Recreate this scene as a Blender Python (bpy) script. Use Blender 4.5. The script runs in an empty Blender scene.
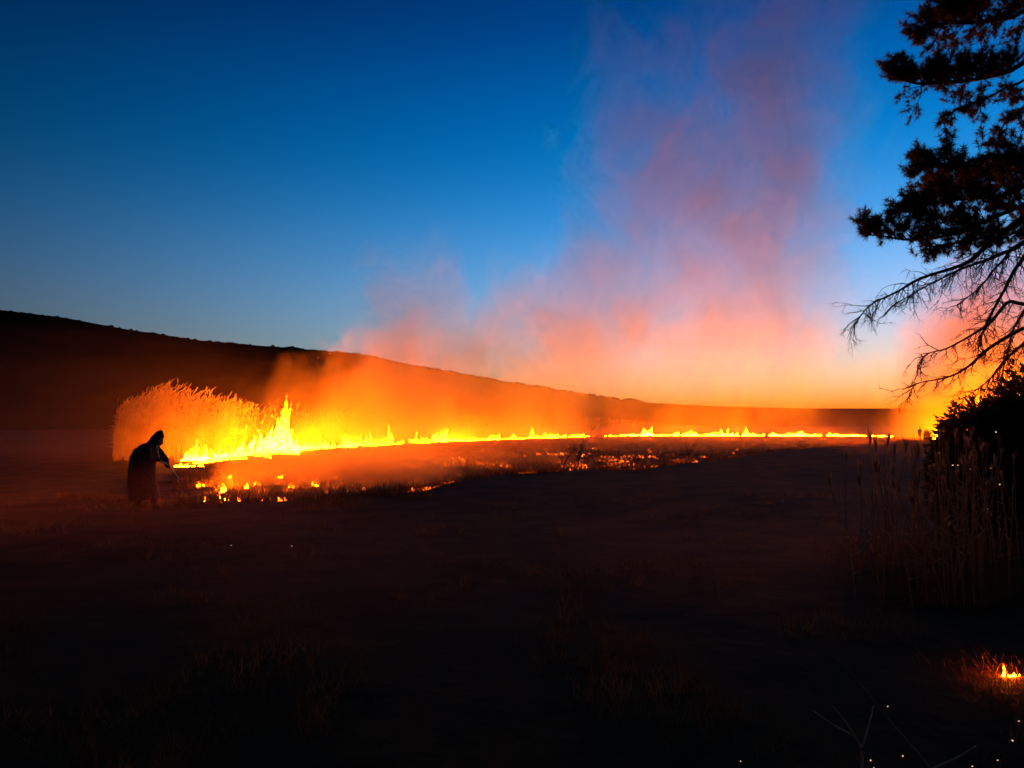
import bpy, bmesh, math, random
import numpy as np
from mathutils import Vector, Matrix, Euler, noise as mnoise
R = math.radians
sc = bpy.context.scene
COL = sc.collection
random.seed(7)
rng = np.random.default_rng(7)

# ------------------------------------------------------------------ camera
FPX, CX, HY, CAMH = 759.0, 512.0, 424.0, 1.8
cd = bpy.data.cameras.new('camera'); cam = bpy.data.objects.new('camera', cd); COL.objects.link(cam)
cam.location = (0, 0, CAMH)
cam.rotation_euler = (R(90) + math.atan((HY - 384) / FPX), 0, 0)
cd.sensor_width = 36; cd.lens = FPX / 1024 * 36; cd.clip_start = 0.05; cd.clip_end = 20000
sc.camera = cam

# ------------------------------------------------------------------ dusk sky (sun just under the horizon, right of the view)
w = bpy.data.worlds.new('World'); sc.world = w; w.use_nodes = True
nt = w.node_tree; bg = nt.nodes['Background']
sk = nt.nodes.new('ShaderNodeTexSky'); sk.sky_type = 'NISHITA'; sk.sun_disc = False
sk.sun_elevation = R(-1); sk.sun_rotation = R(36); sk.ozone_density = 3; sk.dust_density = 1; sk.air_density = 1
tc = nt.nodes.new('ShaderNodeTexCoord'); sx = nt.nodes.new('ShaderNodeSeparateXYZ')
cr = nt.nodes.new('ShaderNodeValToRGB'); mx = nt.nodes.new('ShaderNodeMix'); mx.data_type = 'RGBA'; mx.blend_type = 'MULTIPLY'
mx.inputs['Factor'].default_value = 1
cr.color_ramp.interpolation = 'B_SPLINE'
stops = [(0.0, (1.6, 1.36, 1.3)), (0.06, (1.5, 1.38, 1.4)), (0.15, (1.22, 1.42, 1.48)), (0.24, (.35, 1.2, 1.4)), (0.32, (0, .92, 1.2)),
         (0.40, (0, .70, 1.02)), (0.48, (0, .38, .70)), (0.62, (0, .2, .42)), (1.0, (0, .14, .32))]
el = cr.color_ramp.elements
while len(el) < len(stops): el.new(0.5)
for e, (p, c) in zip(el, stops): e.position = p; e.color = (c[0] / 1.6, c[1] / 1.6, c[2] / 1.6, 1)
L = nt.links.new
L(tc.outputs['Generated'], sx.inputs[0]); L(sx.outputs['Z'], cr.inputs[0])
# the afterglow side is brighter than the side turned away from it
dp = nt.nodes.new('ShaderNodeVectorMath'); dp.operation = 'DOT_PRODUCT'; dp.inputs[1].default_value = (math.sin(R(36)), math.cos(R(36)), 0)
mr = nt.nodes.new('ShaderNodeMapRange'); mr.interpolation_type = 'SMOOTHSTEP'
for k_, v_ in (('From Min', -.1), ('From Max', .95), ('To Min', .2), ('To Max', .98)): mr.inputs[k_].default_value = v_
vm_ = nt.nodes.new('ShaderNodeVectorMath'); vm_.operation = 'SCALE'
L(tc.outputs['Generated'], dp.inputs[0]); L(dp.outputs['Value'], mr.inputs['Value']); L(sk.outputs[0], vm_.inputs[0]); L(mr.outputs[0], vm_.inputs['Scale'])
L(vm_.outputs[0], mx.inputs['A']); L(cr.outputs[0], mx.inputs['B']); L(mx.outputs['Result'], bg.inputs[0])
bg.inputs[1].default_value = 0.15

vs = sc.view_settings
vs.view_transform = 'Standard'; vs.look = 'None'; vs.gamma = 1; vs.use_curve_mapping = False
vs.exposure = 3.42
GAIN = 2 ** vs.exposure
cy = sc.cycles
cy.use_denoising = True
try: cy.denoiser = 'OPENIMAGEDENOISE'
except Exception: pass
cy.max_bounces = 4; cy.diffuse_bounces = 1; cy.glossy_bounces = 2; cy.transmission_bounces = 3; cy.transparent_max_bounces = 16
cy.volume_bounces = 0; cy.volume_max_steps = 160
cy.sample_clamp_indirect = 1.0
cy.use_light_tree = True

# ------------------------------------------------------------------ helpers
def X(px, D): return (px - CX) / FPX * D
def Z(py, D): return CAMH + (HY - py) / FPX * D
def P(px, py, D): return Vector((X(px, D), D, Z(py, D)))

def interp(x, pts):
    return float(np.interp(x, [p[0] for p in pts], [p[1] for p in pts]))

DROP = 0.35
LIP = [(-2000, 20), (0, 18.5), (150, 18), (195, 16.8), (330, 18.2), (430, 20.7), (500, 28), (640, 31), (720, 40), (800, 57), (900, 85), (1000, 95), (2500, 95)]
def lip(px): return np.interp(px, [p[0] for p in LIP], [p[1] for p in LIP])
def gz(x, y):
    x = np.asarray(x, float); y = np.asarray(y, float)
    px = np.where(y > 1, CX + FPX * x / np.maximum(y, 1), CX + 1000 * np.sign(x))
    t = np.clip((y - lip(px)) / 4.0, 0, 1); t = t * t * (3 - 2 * t)
    bump = (np.sin(x * 1.7 + 2.1 * np.sin(y * .9)) * np.sin(y * 1.3 + 1.2 * np.sin(x * .7)) * .018 + np.sin(x * .31 + y * .17) * np.sin(y * .23 - x * .11) * .03)
    bump = bump * np.clip(60 / (np.hypot(x, y) + 1), 0, 1)
    return -DROP * t + bump
def G(x, y): return float(gz(x, y))

def set_tag(o, label=None, cat=None, group=None, kind=None):
    if label: o['label'] = label
    if cat: o['category'] = cat
    if group: o['group'] = group
    if kind: o['kind'] = kind
    return o

def link(name, data, mat=None, parent=None, loc=None):
    o = bpy.data.objects.new(name, data); COL.objects.link(o)
    if mat is not None and data is not None and not data.materials: data.materials.append(mat)
    if parent is not None: o.parent = parent
    if loc is not None: o.location = loc
    return o

def copy_tree(o, parent=None):
    c = o.copy(); COL.objects.link(c); c.parent = parent
    for ch in list(o.children): copy_tree(ch, c)
    return c

class MB:
    def __init__(s): s.v = []; s.f = []
    def tube(s, pts, radii, n=5, cap=True):
        base = len(s.v); m = len(pts); a = None
        for i, p in enumerate(pts):
            d = (pts[min(i + 1, m - 1)] - pts[max(i - 1, 0)])
            if d.length < 1e-6: d = Vector((0, 0, 1))
            d.normalize()
            if a is None:
                a = d.cross(Vector((0, 0, 1)))
                if a.length < .3: a = d.cross(Vector((0, 1, 0)))
            a = a - d * a.dot(d); a.normalize(); b = d.cross(a)
            for k in range(n):
                t = 2 * math.pi * k / n
                s.v.append(p + a * (math.cos(t) * radii[i]) + b * (math.sin(t) * radii[i]))
        for i in range(m - 1):
            for k in range(n):
                q = base + i * n; s.f.append((q + k, q + (k + 1) % n, q + n + (k + 1) % n, q + n + k))
        if cap:
            s.f.append(tuple(base + k for k in range(n))[::-1]); s.f.append(tuple(base + (m - 1) * n + k for k in range(n)))
    def tri(s, a, b, c): i = len(s.v); s.v += [a, b, c]; s.f.append((i, i + 1, i + 2))
    def blade(s, p, d, side, w, l, bend=Vector((0, 0, 0))):
        i = len(s.v)
        s.v += [p - side * w * .5, p + side * w * .5, p + d * l * .55 + side * w * .42 + bend * .35, p + d * l * .55 - side * w * .42 + bend * .35, p + d * l + bend]
        s.f += [(i, i + 1, i + 2, i + 3), (i + 3, i + 2, i + 4)]
    def mesh(s, name, smooth=False):
        m = bpy.data.meshes.new(name); m.from_pydata([tuple(v) for v in s.v], [], s.f)
        if smooth: m.polygons.foreach_set('use_smooth', [True] * len(m.polygons))
        m.update(); return m

def quick_mesh(name, verts, faces):
    """verts (n,3) float array, faces (m,3) or (m,4) int array"""
    m = bpy.data.meshes.new(name); k = faces.shape[1]
    m.vertices.add(len(verts)); m.vertices.foreach_set('co', verts.astype(np.float32).ravel())
    m.loops.add(faces.size); m.loops.foreach_set('vertex_index', faces.astype(np.int32).ravel())
    m.polygons.add(len(faces)); m.polygons.foreach_set('loop_start', np.arange(0, faces.size, k, dtype=np.int32))
    m.update(calc_edges=True); m.validate(); return m

def smooth_path(pts, n=4):
    out = []
    for i in range(len(pts) - 1):
        p0 = pts[max(i - 1, 0)]; p1 = pts[i]; p2 = pts[i + 1]; p3 = pts[min(i + 2, len(pts) - 1)]
        for k in range(n):
            t = k / n
            out.append(0.5 * ((2 * p1) + (p2 - p0) * t + (2 * p0 - 5 * p1 + 4 * p2 - p3) * t * t + (3 * p1 - p0 - 3 * p2 + p3) * t ** 3))
    out.append(pts[-1].copy()); return out

# ------------------------------------------------------------------ materials
class NG:
    def __init__(s, name):
        s.m = bpy.data.materials.new(name); s.m.use_nodes = True; s.t = s.m.node_tree; s.t.nodes.clear()
        s.out = s.t.nodes.new('ShaderNodeOutputMaterial')
    def n(s, t, **kw):
        x = s.t.nodes.new(t)
        for k, v in kw.items(): setattr(x, k, v)
        return x
    def l(s, a, b): s.t.links.new(a, b)
    def val(s, sock, v):
        if isinstance(v, bpy.types.NodeSocket): s.l(v, sock)
        else: sock.default_value = v
    def math(s, op, a, b=0.0, clamp=False):
        x = s.n('ShaderNodeMath', operation=op, use_clamp=clamp); s.val(x.inputs[0], a); s.val(x.inputs[1], b); return x.outputs[0]
    def noise(s, vec, scale, detail=4, rough=.55, dist=0.0):
        x = s.n('ShaderNodeTexNoise'); s.l(vec, x.inputs['Vector'])
        x.inputs['Scale'].default_value = scale; x.inputs['Detail'].default_value = detail; x.inputs['Roughness'].default_value = rough; x.inputs['Distortion'].default_value = dist
        return x.outputs[0]

def surf(name, c1, c2, scale=3.0, rough=.85, trans=0.0, detail=5, bump=0.0, spec=.2):
    g = NG(name); t = g.n('ShaderNodeTexCoord'); nz = g.noise(t.outputs['Object'], scale, detail, .6)
    r = g.n('ShaderNodeValToRGB'); r.color_ramp.elements[0].position = .35; r.color_ramp.elements[1].position = .68
    r.color_ramp.elements[0].color = (*c1, 1); r.color_ramp.elements[1].color = (*c2, 1); g.l(nz, r.inputs[0])
    b = g.n('ShaderNodeBsdfPrincipled'); g.l(r.outputs[0], b.inputs['Base Color']); b.inputs['Roughness'].default_value = rough
    b.inputs['Specular IOR Level'].default_value = spec
    if bump:
        bn = g.n('ShaderNodeBump'); bn.inputs['Strength'].default_value = bump; bn.inputs['Distance'].default_value = .05; g.l(g.noise(t.outputs['Object'], scale * 6, 6, .65), bn.inputs['Height']); g.l(bn.outputs[0], b.inputs['Normal'])
    if trans:
        tr = g.n('ShaderNodeBsdfTranslucent'); g.l(r.outputs[0], tr.inputs[0]); ms = g.n('ShaderNodeMixShader'); ms.inputs[0].default_value = trans
        g.l(b.outputs[0], ms.inputs[1]); g.l(tr.outputs[0], ms.inputs[2]); g.l(ms.outputs[0], g.out.inputs[0])
    else: g.l(b.outputs[0], g.out.inputs[0])
    return g.m

M = {}
M['soil'] = surf('burnt_soil', (.04, .016, .004), (.13, .048, .012), .9, .95, 0, 8, .6, .05)
M['hill'] = surf('hillside', (.012, .013, .008), (.03, .028, .016), .02, 1, 0, 5, 0, 0)
M['wood'] = surf('bare_wood_crowns', (.012, .012, .008), (.03, .025, .015), .05, 1, 0, 2, 0, 0)
M['far'] = surf('far_hills', (.03, .035, .04), (.05, .05, .05), .004, 1, 0, 3, 0, 0)
M['straw'] = surf('dry_straw', (.20, .12, .05), (.42, .28, .12), 1.5, .8, .5, 3)
M['reed'] = surf('reed_straw', (.30, .20, .09), (.52, .38, .20), .8, .7, .5, 3)
M['plume'] = surf('reed_plume', (.22, .15, .09), (.45, .33, .2), 3, .9, .5, 3)
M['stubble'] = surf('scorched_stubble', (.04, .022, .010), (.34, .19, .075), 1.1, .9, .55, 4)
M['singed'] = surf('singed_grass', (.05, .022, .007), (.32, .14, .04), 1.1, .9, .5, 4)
M['stick'] = surf('pale_stick', (.34, .14, .06), (.55, .26, .12), 9, .8, 0, 4)
M['bark'] = surf('pine_bark', (.030, .018, .012), (.10, .055, .03), 6, .9, 0, 6, .6)
M['needle'] = surf('pine_needles', (.06, .045, .018), (.12, .08, .03), 4, .7, .35, 2)
M['leaf'] = surf('shrub_leaves', (.03, .032, .014), (.075, .06, .03), 4, .8, .25, 2)
M['twig'] = surf('dead_twigs', (.05, .035, .025), (.16, .11, .075), 8, .85, 0, 4)
M['cloth'] = surf('dark_jacket', (.015, .015, .018), (.04, .038, .04), 14, .9, 0, 4, .3)
M['trouser'] = surf('dark_trousers', (.014, .014, .016), (.03, .03, .032), 14, .95, 0, 4)
M['skin'] = surf('skin', (.35, .2, .14), (.45, .27, .2), 9, .6)
M['pole'] = surf('pale_pole', (.45, .40, .36), (.62, .56, .5), 12, .35, 0, 3, 0, .5)
M['ash'] = surf('ash_flake', (.008, .008, .008), (.03, .025, .02), 20, 1)

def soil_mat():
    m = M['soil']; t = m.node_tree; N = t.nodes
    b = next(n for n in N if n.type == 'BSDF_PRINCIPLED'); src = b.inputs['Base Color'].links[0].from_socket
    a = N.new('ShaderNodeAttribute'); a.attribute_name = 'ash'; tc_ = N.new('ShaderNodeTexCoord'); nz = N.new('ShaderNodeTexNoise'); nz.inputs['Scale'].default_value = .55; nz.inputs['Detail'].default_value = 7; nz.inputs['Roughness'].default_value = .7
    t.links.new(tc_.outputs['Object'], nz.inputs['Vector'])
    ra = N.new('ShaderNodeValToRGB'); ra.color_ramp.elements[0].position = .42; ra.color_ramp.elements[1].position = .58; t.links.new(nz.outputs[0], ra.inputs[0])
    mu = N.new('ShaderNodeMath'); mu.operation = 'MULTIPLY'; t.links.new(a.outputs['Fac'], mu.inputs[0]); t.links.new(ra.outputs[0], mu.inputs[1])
    mi = N.new('ShaderNodeMix'); mi.data_type = 'RGBA'; t.links.new(mu.outputs[0], mi.inputs['Factor']); t.links.new(src, mi.inputs['A']); mi.inputs['B'].default_value = (.48, .27, .12, 1)  # paler warm tone stands in for firelight on this strip
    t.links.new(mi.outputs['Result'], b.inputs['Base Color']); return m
FIRE = (1.0, .205, .0013)
def fire_mat(name, strength, holes=True):
    g = NG(name); t = g.n('ShaderNodeTexCoord'); oi = g.n('ShaderNodeObjectInfo')
    e = g.n('ShaderNodeEmission'); e.inputs[0].default_value = (*FIRE, 1)
    if not holes:
        e.inputs[1].default_value = strength / GAIN; g.l(e.outputs[0], g.out.inputs[0]); return g.m
    sep = g.n('ShaderNodeSeparateXYZ'); g.l(t.outputs['Generated'], sep.inputs[0])
    vm = g.n('ShaderNodeVectorMath', operation='ADD'); g.l(t.outputs['Object'], vm.inputs[0]); g.l(oi.outputs['Location'], vm.inputs[1])
    nz = g.noise(vm.outputs[0], 4.5, 4, .65, .8)
    # hotter low in the flame, cooler and ragged at the tips
    heat = g.math('ADD', g.math('SUBTRACT', 1.0, sep.outputs['Z']), g.math('MULTIPLY', g.math('SUBTRACT', nz, .5), 1.3), True)
    st = g.math('MULTIPLY', g.math('POWER', heat, 3.4), strength / GAIN)
    cm = g.n('ShaderNodeMix'); cm.data_type = 'RGBA'; g.l(heat, cm.inputs['Factor']); cm.inputs['A'].default_value = (1, .05, 0, 1); cm.inputs['B'].default_value = (*FIRE, 1); g.l(cm.outputs['Result'], e.inputs[0])
    g.l(g.math('ADD', st, strength * .0006 / GAIN), e.inputs[1])
    tr = g.n('ShaderNodeBsdfTransparent'); ms = g.n('ShaderNodeMixShader')
    a = g.math('MULTIPLY', g.math('SUBTRACT', heat, .10), 4.0, True)
    g.l(a, ms.inputs[0]); g.l(tr.outputs[0], ms.inputs[1]); g.l(e.outputs[0], ms.inputs[2]); g.l(ms.outputs[0], g.out.inputs[0])
    return g.m
M['flame'] = fire_mat('flame', 1300)
M['flame_hot'] = fire_mat('hot_flame', 3000)
M['ember'] = fire_mat('ember', 3.5, False)
def spark_mat():
    g = NG('pale_spark'); e = g.n('ShaderNodeEmission'); e.inputs[0].default_value = (1, .6, .36, 1); e.inputs[1].default_value = 1.2 / GAIN
    g.l(e.outputs[0], g.out.inputs[0]); return g.m
M['spark'] = spark_mat()

def smoke_mat(name, size, dens, nscale, lo, gain, edge=1.0, zfall=1.0, lean=(0, 0), taper=0.0, flat=1.0, rnd=False, base=0.0, color=(.88, .58, .32), zstretch=.7, aniso=0.0, seed=0.0, detail=4, v0=0.15, swirl=.6):
    """even smoke broken into billows: box of size (sx, sy, sz) with its origin at the bottom centre"""
    g = NG(name); t = g.n('ShaderNodeTexCoord'); s = g.n('ShaderNodeSeparateXYZ'); g.l(t.outputs['Object'], s.inputs[0])
    wz = g.math('DIVIDE', s.outputs['Z'], size[2])
    wid = g.math('SUBTRACT', 1.0, g.math('MULTIPLY', wz, taper))
    u = g.math('DIVIDE', g.math('SUBTRACT', g.math('DIVIDE', s.outputs['X'], size[0] / 2), g.math('MULTIPLY', wz, lean[0])), wid)
    v = g.math('DIVIDE', g.math('SUBTRACT', g.math('DIVIDE', s.outputs['Y'], size[1] / 2), g.math('MULTIPLY', wz, lean[1])), wid)
    r2 = g.math('MAXIMUM', g.math('MULTIPLY', u, u), 0); v2 = g.math('MULTIPLY', v, v)
    env = g.math('MULTIPLY', g.math('SUBTRACT', 1.0, r2, True), g.math('SUBTRACT', 1.0, v2, True)) if not rnd else g.math('SUBTRACT', 1.0, g.math('ADD', r2, v2), True)
    if flat != 1.0: env = g.math('MINIMUM', g.math('MULTIPLY', env, flat), 1.0)
    top = g.math('POWER', g.math('SUBTRACT', 1.0, wz, True), zfall)
    env = g.math('MULTIPLY', env, top)
    mp = g.n('ShaderNodeMapping'); mp.inputs['Location'].default_value = (seed * 13.1, seed * 7.7, seed * 3.3); mp.inputs['Scale'].default_value = (1, 1, zstretch)
    g.l(t.outputs['Object'], mp.inputs['Vector'])
    nz = g.noise(mp.outputs[0], nscale, detail, .55, swirl)
    d = g.math('SUBTRACT', nz, g.math('MULTIPLY', g.math('SUBTRACT', 1.0, env), edge))
    d = g.math('MULTIPLY', g.math('SUBTRACT', d, lo), gain, True)
    low = g.math('ADD', g.math('MULTIPLY', top, 1 - v0), v0)
    d = g.math('MULTIPLY', g.math('MULTIPLY', g.math('MULTIPLY', d, low), g.math('GREATER_THAN', env, 0.0)), dens)
    if base:
        bz = g.math('DIVIDE', s.outputs['Z'], base, True); d = g.math('MULTIPLY', d, g.math('MULTIPLY', bz, bz))
    pv = g.n('ShaderNodeVolumePrincipled'); pv.inputs['Color'].default_value = (*color, 1); pv.inputs['Anisotropy'].default_value = aniso
    pv.inputs['Density Attribute'].default_value = ''
    g.l(d, pv.inputs['Density']); g.l(pv.outputs[0], g.out.inputs['Volume'])
    return g.m

def smoke(name, label, x, y, z, size, rotz=0, step=1.0, **kw):
    sx_, sy_, sz_ = size
    v = np.array([[a * sx_ / 2, b * sy_ / 2, c * sz_] for c in (0, 1) for b in (-1, 1) for a in (-1, 1)])
    f = [(0, 2, 3, 1), (4, 5, 7, 6), (0, 1, 5, 4), (2, 6, 7, 3), (0, 4, 6, 2), (1, 3, 7, 5)]
    m = bpy.data.meshes.new(name); m.from_pydata(v.tolist(), [], f)
    mat = smoke_mat(name, size, **kw)
    mat.cycles.volume_step_rate = step if hasattr(mat.cycles, 'volume_step_rate') else 1
    o = link(name, m, mat, None, (x, y, z)); o.rotation_euler.z = rotz
    return set_tag(o, label, 'smoke', None, 'stuff')

# ------------------------------------------------------------------ ground
def spaced(lim, n, p): t = np.linspace(-1, 1, n); return np.sign(t) * np.abs(t) ** p * lim
xs = spaced(4000, 221, 3.2); ys = np.concatenate([np.linspace(-40, 0, 20)[:-1], np.linspace(0, 1, 230) ** 2.6 * 4000])
gx, gy = np.meshgrid(xs, ys); gzv = gz(gx, gy)
V = np.stack([gx, gy, gzv], -1).reshape(-1, 3); nx, ny = len(xs), len(ys)
i = np.arange(nx - 1)[None, :] + np.arange(ny - 1)[:, None] * nx
F = np.stack([i, i + 1, i + 1 + nx, i + nx], -1).reshape(-1, 4)
gm = quick_mesh('ground', V, F); gm.polygons.foreach_set('use_smooth', [True] * len(gm.polygons))
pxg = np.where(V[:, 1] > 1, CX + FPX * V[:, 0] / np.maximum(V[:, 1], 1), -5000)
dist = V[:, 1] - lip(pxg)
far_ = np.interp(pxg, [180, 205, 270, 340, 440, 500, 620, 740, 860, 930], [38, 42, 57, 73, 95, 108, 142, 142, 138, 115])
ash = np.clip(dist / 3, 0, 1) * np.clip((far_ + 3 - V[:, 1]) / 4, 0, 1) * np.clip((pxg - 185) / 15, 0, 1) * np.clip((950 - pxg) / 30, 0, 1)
at = gm.attributes.new('ash', 'FLOAT', 'POINT'); at.data.foreach_set('value', ash.astype(np.float32))  # mask of the strip where the fire's glow is put into the colour
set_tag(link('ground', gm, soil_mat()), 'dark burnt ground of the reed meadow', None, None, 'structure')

# ------------------------------------------------------------------ hills
RIDGE = [(-900, 300), (-400, 300), (-200, 302), (0, 313), (60, 320), (120, 331), (200, 343), (300, 351), (360, 356), (400, 365), (480, 379), (560, 392), (600, 398), (640, 403), (720, 407), (800, 409), (890, 409), (1024, 409), (1400, 407), (2200, 410)]
def ridge_D(px): return interp(px, [(-900, 520), (0, 620), (300, 760), (560, 1000), (700, 1400), (2200, 1500)])
hv = []; hf = []; NP = 300; NR = 16
ridge_pts = []
for a in range(NP):
    px = -900 + 3100 * a / (NP - 1); D = ridge_D(px); zr = Z(interp(px, RIDGE), D)
    for b in range(NR):
        t = b / (NR - 1)
        if t <= .8:
            q = t / .8; d = D * (.45 + .55 * q); z = -1.0 + (zr + 1.0) * (q * q * (3 - 2 * q)) ** .85
        else:
            q = (t - .8) / .2; d = D * (1 + .35 * q); z = zr * (1 - q) - 1 * q
        z += (mnoise.noise(Vector((X(px, d) * .006, d * .006, 0))) * .02 * zr if b not in (0, NR - 1) else 0) * (0 if t > .7 else 1)
        hv.append((X(px, d), d, z))
        if abs(t - .8) < 1e-6: ridge_pts.append((px, D, zr))
hv = np.array(hv); i = np.arange(NR - 1)[None, :] + np.arange(NP - 1)[:, None] * NR
hf = np.stack([i, i + NR, i + NR + 1, i + 1], -1).reshape(-1, 4)
hm = quick_mesh('hill', hv, hf); hm.polygons.foreach_set('use_smooth', [True] * len(hm.polygons))
set_tag(link('hill', hm, M['hill']), 'long dark wooded hill sloping down behind the meadow', None, None, 'structure')
# far blue hill, showing in the gap
fv = []
for a in range(60):
    px = 540 + 200 * a / 59; D = 3600
    y = 413 - 14 * math.exp(-((px - 632) / 22) ** 2) - 2 * math.exp(-((px - 600) / 40) ** 2) + .5 * math.sin(px * .23)
    for k, (dd, zz) in enumerate([(0, -5), (350, Z(y, D + 350)), (900, -5)]): fv.append((X(px, D + dd), D + dd, zz))
fv = np.array(fv); i = np.arange(2)[None, :] + np.arange(59)[:, None] * 3
set_tag(link('far_hill', quick_mesh('far_hill', fv, np.stack([i, i + 3, i + 4, i + 1], -1).reshape(-1, 4)), M['far']), 'faint far hill peeping over the end of the slope', None, None, 'structure')

# wood on the hill: one mass of small crowns, uneven along the ridge
def crown_proto(seed):
    r = random.Random(seed); bm = bmesh.new(); bmesh.ops.create_icosphere(bm, subdivisions=1, radius=1)
    for v in bm.verts: v.co *= .7 + .5 * r.random(); v.co.z = v.co.z * .9 + .6
    vv = np.array([v.co[:] for v in bm.verts]); ff = np.array([[q.index for q in f.verts] for f in bm.faces]); bm.free(); return vv, ff
protos = [crown_proto(s) for s in range(6)]
VV = []; FF = []; off = 0
def put_crown(x, y, z, s, sz):
    global off
    vv, ff = protos[random.randrange(6)]; c, sn = math.cos(off), math.sin(off)
    q = vv * [s, s, sz]; q = np.stack([q[:, 0] * c - q[:, 1] * sn, q[:, 0] * sn + q[:, 1] * c, q[:, 2]], 1) + [x, y, z]
    VV.append(q); FF.append(ff + off); off += len(vv)
for k in range(2600):
    px = random.uniform(-300, 620); D = ridge_D(px) * random.uniform(.985, 1.005); zr = Z(interp(px, RIDGE), ridge_D(px))
    s = random.uniform(1.1, 2.3) * (1 + .7 * mnoise.noise(Vector((px * .06, 2, 2)))) * D / 700; put_crown(X(px, D), D, zr - random.uniform(.1, .9) * D / 700, s, s * random.uniform(.6, 1.1))
hverts = hv.reshape(NP, NR, 3)
for k in range(0):
    a = random.randrange(85, 190); b = random.uniform(4, 11.5); b0 = int(b); t = b - b0
    p = hverts[a, b0] * (1 - t) + hverts[a, b0 + 1] * t
    s = random.uniform(1, 2.4); put_crown(p[0] + random.uniform(-6, 6), p[1], p[2] - .5, s, s * random.uniform(.7, 1.2))
set_tag(link('hillside_wood', quick_mesh('hillside_wood', np.concatenate(VV), np.concatenate(FF)), M['wood']), 'far wood covering the dark hillside and its ridge', 'wood', None, 'stuff')

# ------------------------------------------------------------------ fire line
LINE = [(205, 40), (240, 48), (270, 56), (340, 71), (440, 93), (500, 106), (620, 140), (740, 140), (860, 136), (905, 124), (960, 98), (1040, 84), (1100, 80)]
line = smooth_path([Vector((X(p, D), D, 0)) for p, D in LINE], 12)
def line_at(px):
    best = min(line, key=lambda q: abs(CX + FPX * q.x / q.y - px)); return best

def flame_mesh(seed, n, spread, hmin=.25):
    r = random.Random(seed); b = MB(); mid = r.randrange(n)
    for k in range(n):
        f = (k + .5) / n * 2 - 1 if n > 1 else 0
        x0 = f * spread * .5 + r.uniform(-.12, .12); y0 = r.uniform(-.08, .08)
        h = 1.0 if k == mid else r.uniform(hmin, .75) ** 1.2; rad = r.uniform(.07, .15) * (1.2 if k == mid else 1)
        lx = r.uniform(-.15, .3); ph = r.random() * 6; pts = []; rr = []
        for j in range(8):
            t = j / 7; pts.append(Vector((x0 + lx * t * t + .10 * math.sin(ph + 7 * t) * t, y0 + .08 * math.sin(ph * 2 + 5 * t) * t, h * t - .04)))
            rr.append(rad * max(.03, (1 - t) ** .9 * (.7 + .8 * t) * r.uniform(.65, 1.3)))
        b.tube(pts, rr, 6)
        if r.random() < .6:      # torn side lick
            p = pts[r.randrange(2, 5)]; q = p + Vector((r.uniform(-.2, .25), r.uniform(-.05, .05), r.uniform(.12, .3)))
            b.tube([p, p.lerp(q, .5) + Vector((.03, 0, 0)), q], [rad * .5, rad * .35, .006], 5)
    b.tube([Vector((-spread * .55, 0, .0)), Vector((-spread * .2, .03, .015)), Vector((spread * .2, -.03, .0)), Vector((spread * .55, 0, .01))], [.05, .13, .13, .05], 6)      # glowing foot that joins the tongues
    return b.mesh('flame', True)
FM = [flame_mesh(10 + k, [4, 5, 6, 3, 8, 5, 4, 9][k], [1, 1.2, 1.6, .6, 2.0, 1.4, .9, 2.4][k]) for k in range(8)]
FH = [m.copy() for m in FM]
for m in FM: m.materials.append(M['flame'])
for m in FH: m.materials.append(M['flame_hot'])
def flame(x, y, sx_, sz_, label, group=None, rz=None, mesh=None):
    o = link('flame', mesh or random.choice(FM), None, None, (x, y, G(x, y) - .02)); o.scale = (sx_, min(sx_, .8), sz_)
    o.rotation_euler.z = random.uniform(-.4, .4) if rz is None else rz
    return set_tag(o, label, 'flame', group)
LG = 'low flames in the long line of fire'
LL = 'low yellow flame in the long fire line along the reeds'
# density of flames along the line, in steps of the line itself
px = 300
gaps = [(492, 507), (584, 597), (671, 678), (768, 773), (822, 828)]
while px < 892:
    q = line_at(px); D = q.y
    vig = .75 + .9 * mnoise.noise(Vector((px * .035, 3.3, 0))) + .5 * mnoise.noise(Vector((px * .13, 7.7, 0)))
    if not any(a < px < b for a, b in gaps) and vig > .25:
        h = random.choice([.4, .55, .7, .8, 1.0, 1.6]) * max(.45, vig) * (1.35 if px < 420 else 1.25)
        if px > 830: h *= .6
        hot = px > 590 and random.random() < .8
        flame(q.x + random.uniform(-.8, .8), D + random.uniform(-2, 2), random.uniform(.6, 1.3), h, LL, LG, None, random.choice(FH if hot else FM))
    px += random.uniform(.4, 1.2) * 560 / D
for k in range(70):
    px = random.uniform(300, 880); q = line_at(px); D = q.y * (1 - random.random() ** 2 * .05) - .8
    flame(X(px, D), D, random.uniform(.3, .7), random.uniform(.15, .45), 'tiny flame creeping over the ground just before the long fire line', 'tiny flames before the fire line')
# bright bulge in the line
q = line_at(441); flame(q.x, q.y - .6, 1.9, 2.1, 'rounded brighter flame standing up from the long fire line', None, 0, FH[1])
# tall fire at the reed edge
bigm = MB()
rr_ = random.Random(5)
for (x0, h, rad, lx) in [(0, 4.9, .5, .2), (-.5, 2.6, .5, .35), (-1.1, 2.0, .45, .3), (-1.7, 1.5, .4, .25), (.55, 1.9, .42, .05), (-.2, 3.4, .42, .3), (-2.4, 1.3, .36, .35), (.3, 3.0, .36, -.05), (-.85, 2.7, .28, .55), (.95, 1.1, .35, .1), (-3.1, .9, .3, .2), (.1, 4.0, .25, .45)]:
    pts = []; rr = []; ph = rr_.random() * 6
    for j in range(11):
        t = j / 10; pts.append(Vector((x0 + lx * t + .10 * math.sin(ph + 6 * t) * t, rr_.uniform(-.1, .1) + .1 * math.sin(ph + 4 * t), h * t - .05)))
        rr.append(max(.02, rad * ((1 - t) ** 1.15 * (.85 + .7 * t)) * rr_.uniform(.68, 1.25)))
    bigm.tube(pts, rr, 9)
bm_ = bigm.mesh('flame', True); bm_.materials.append(M['flame'])
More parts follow.
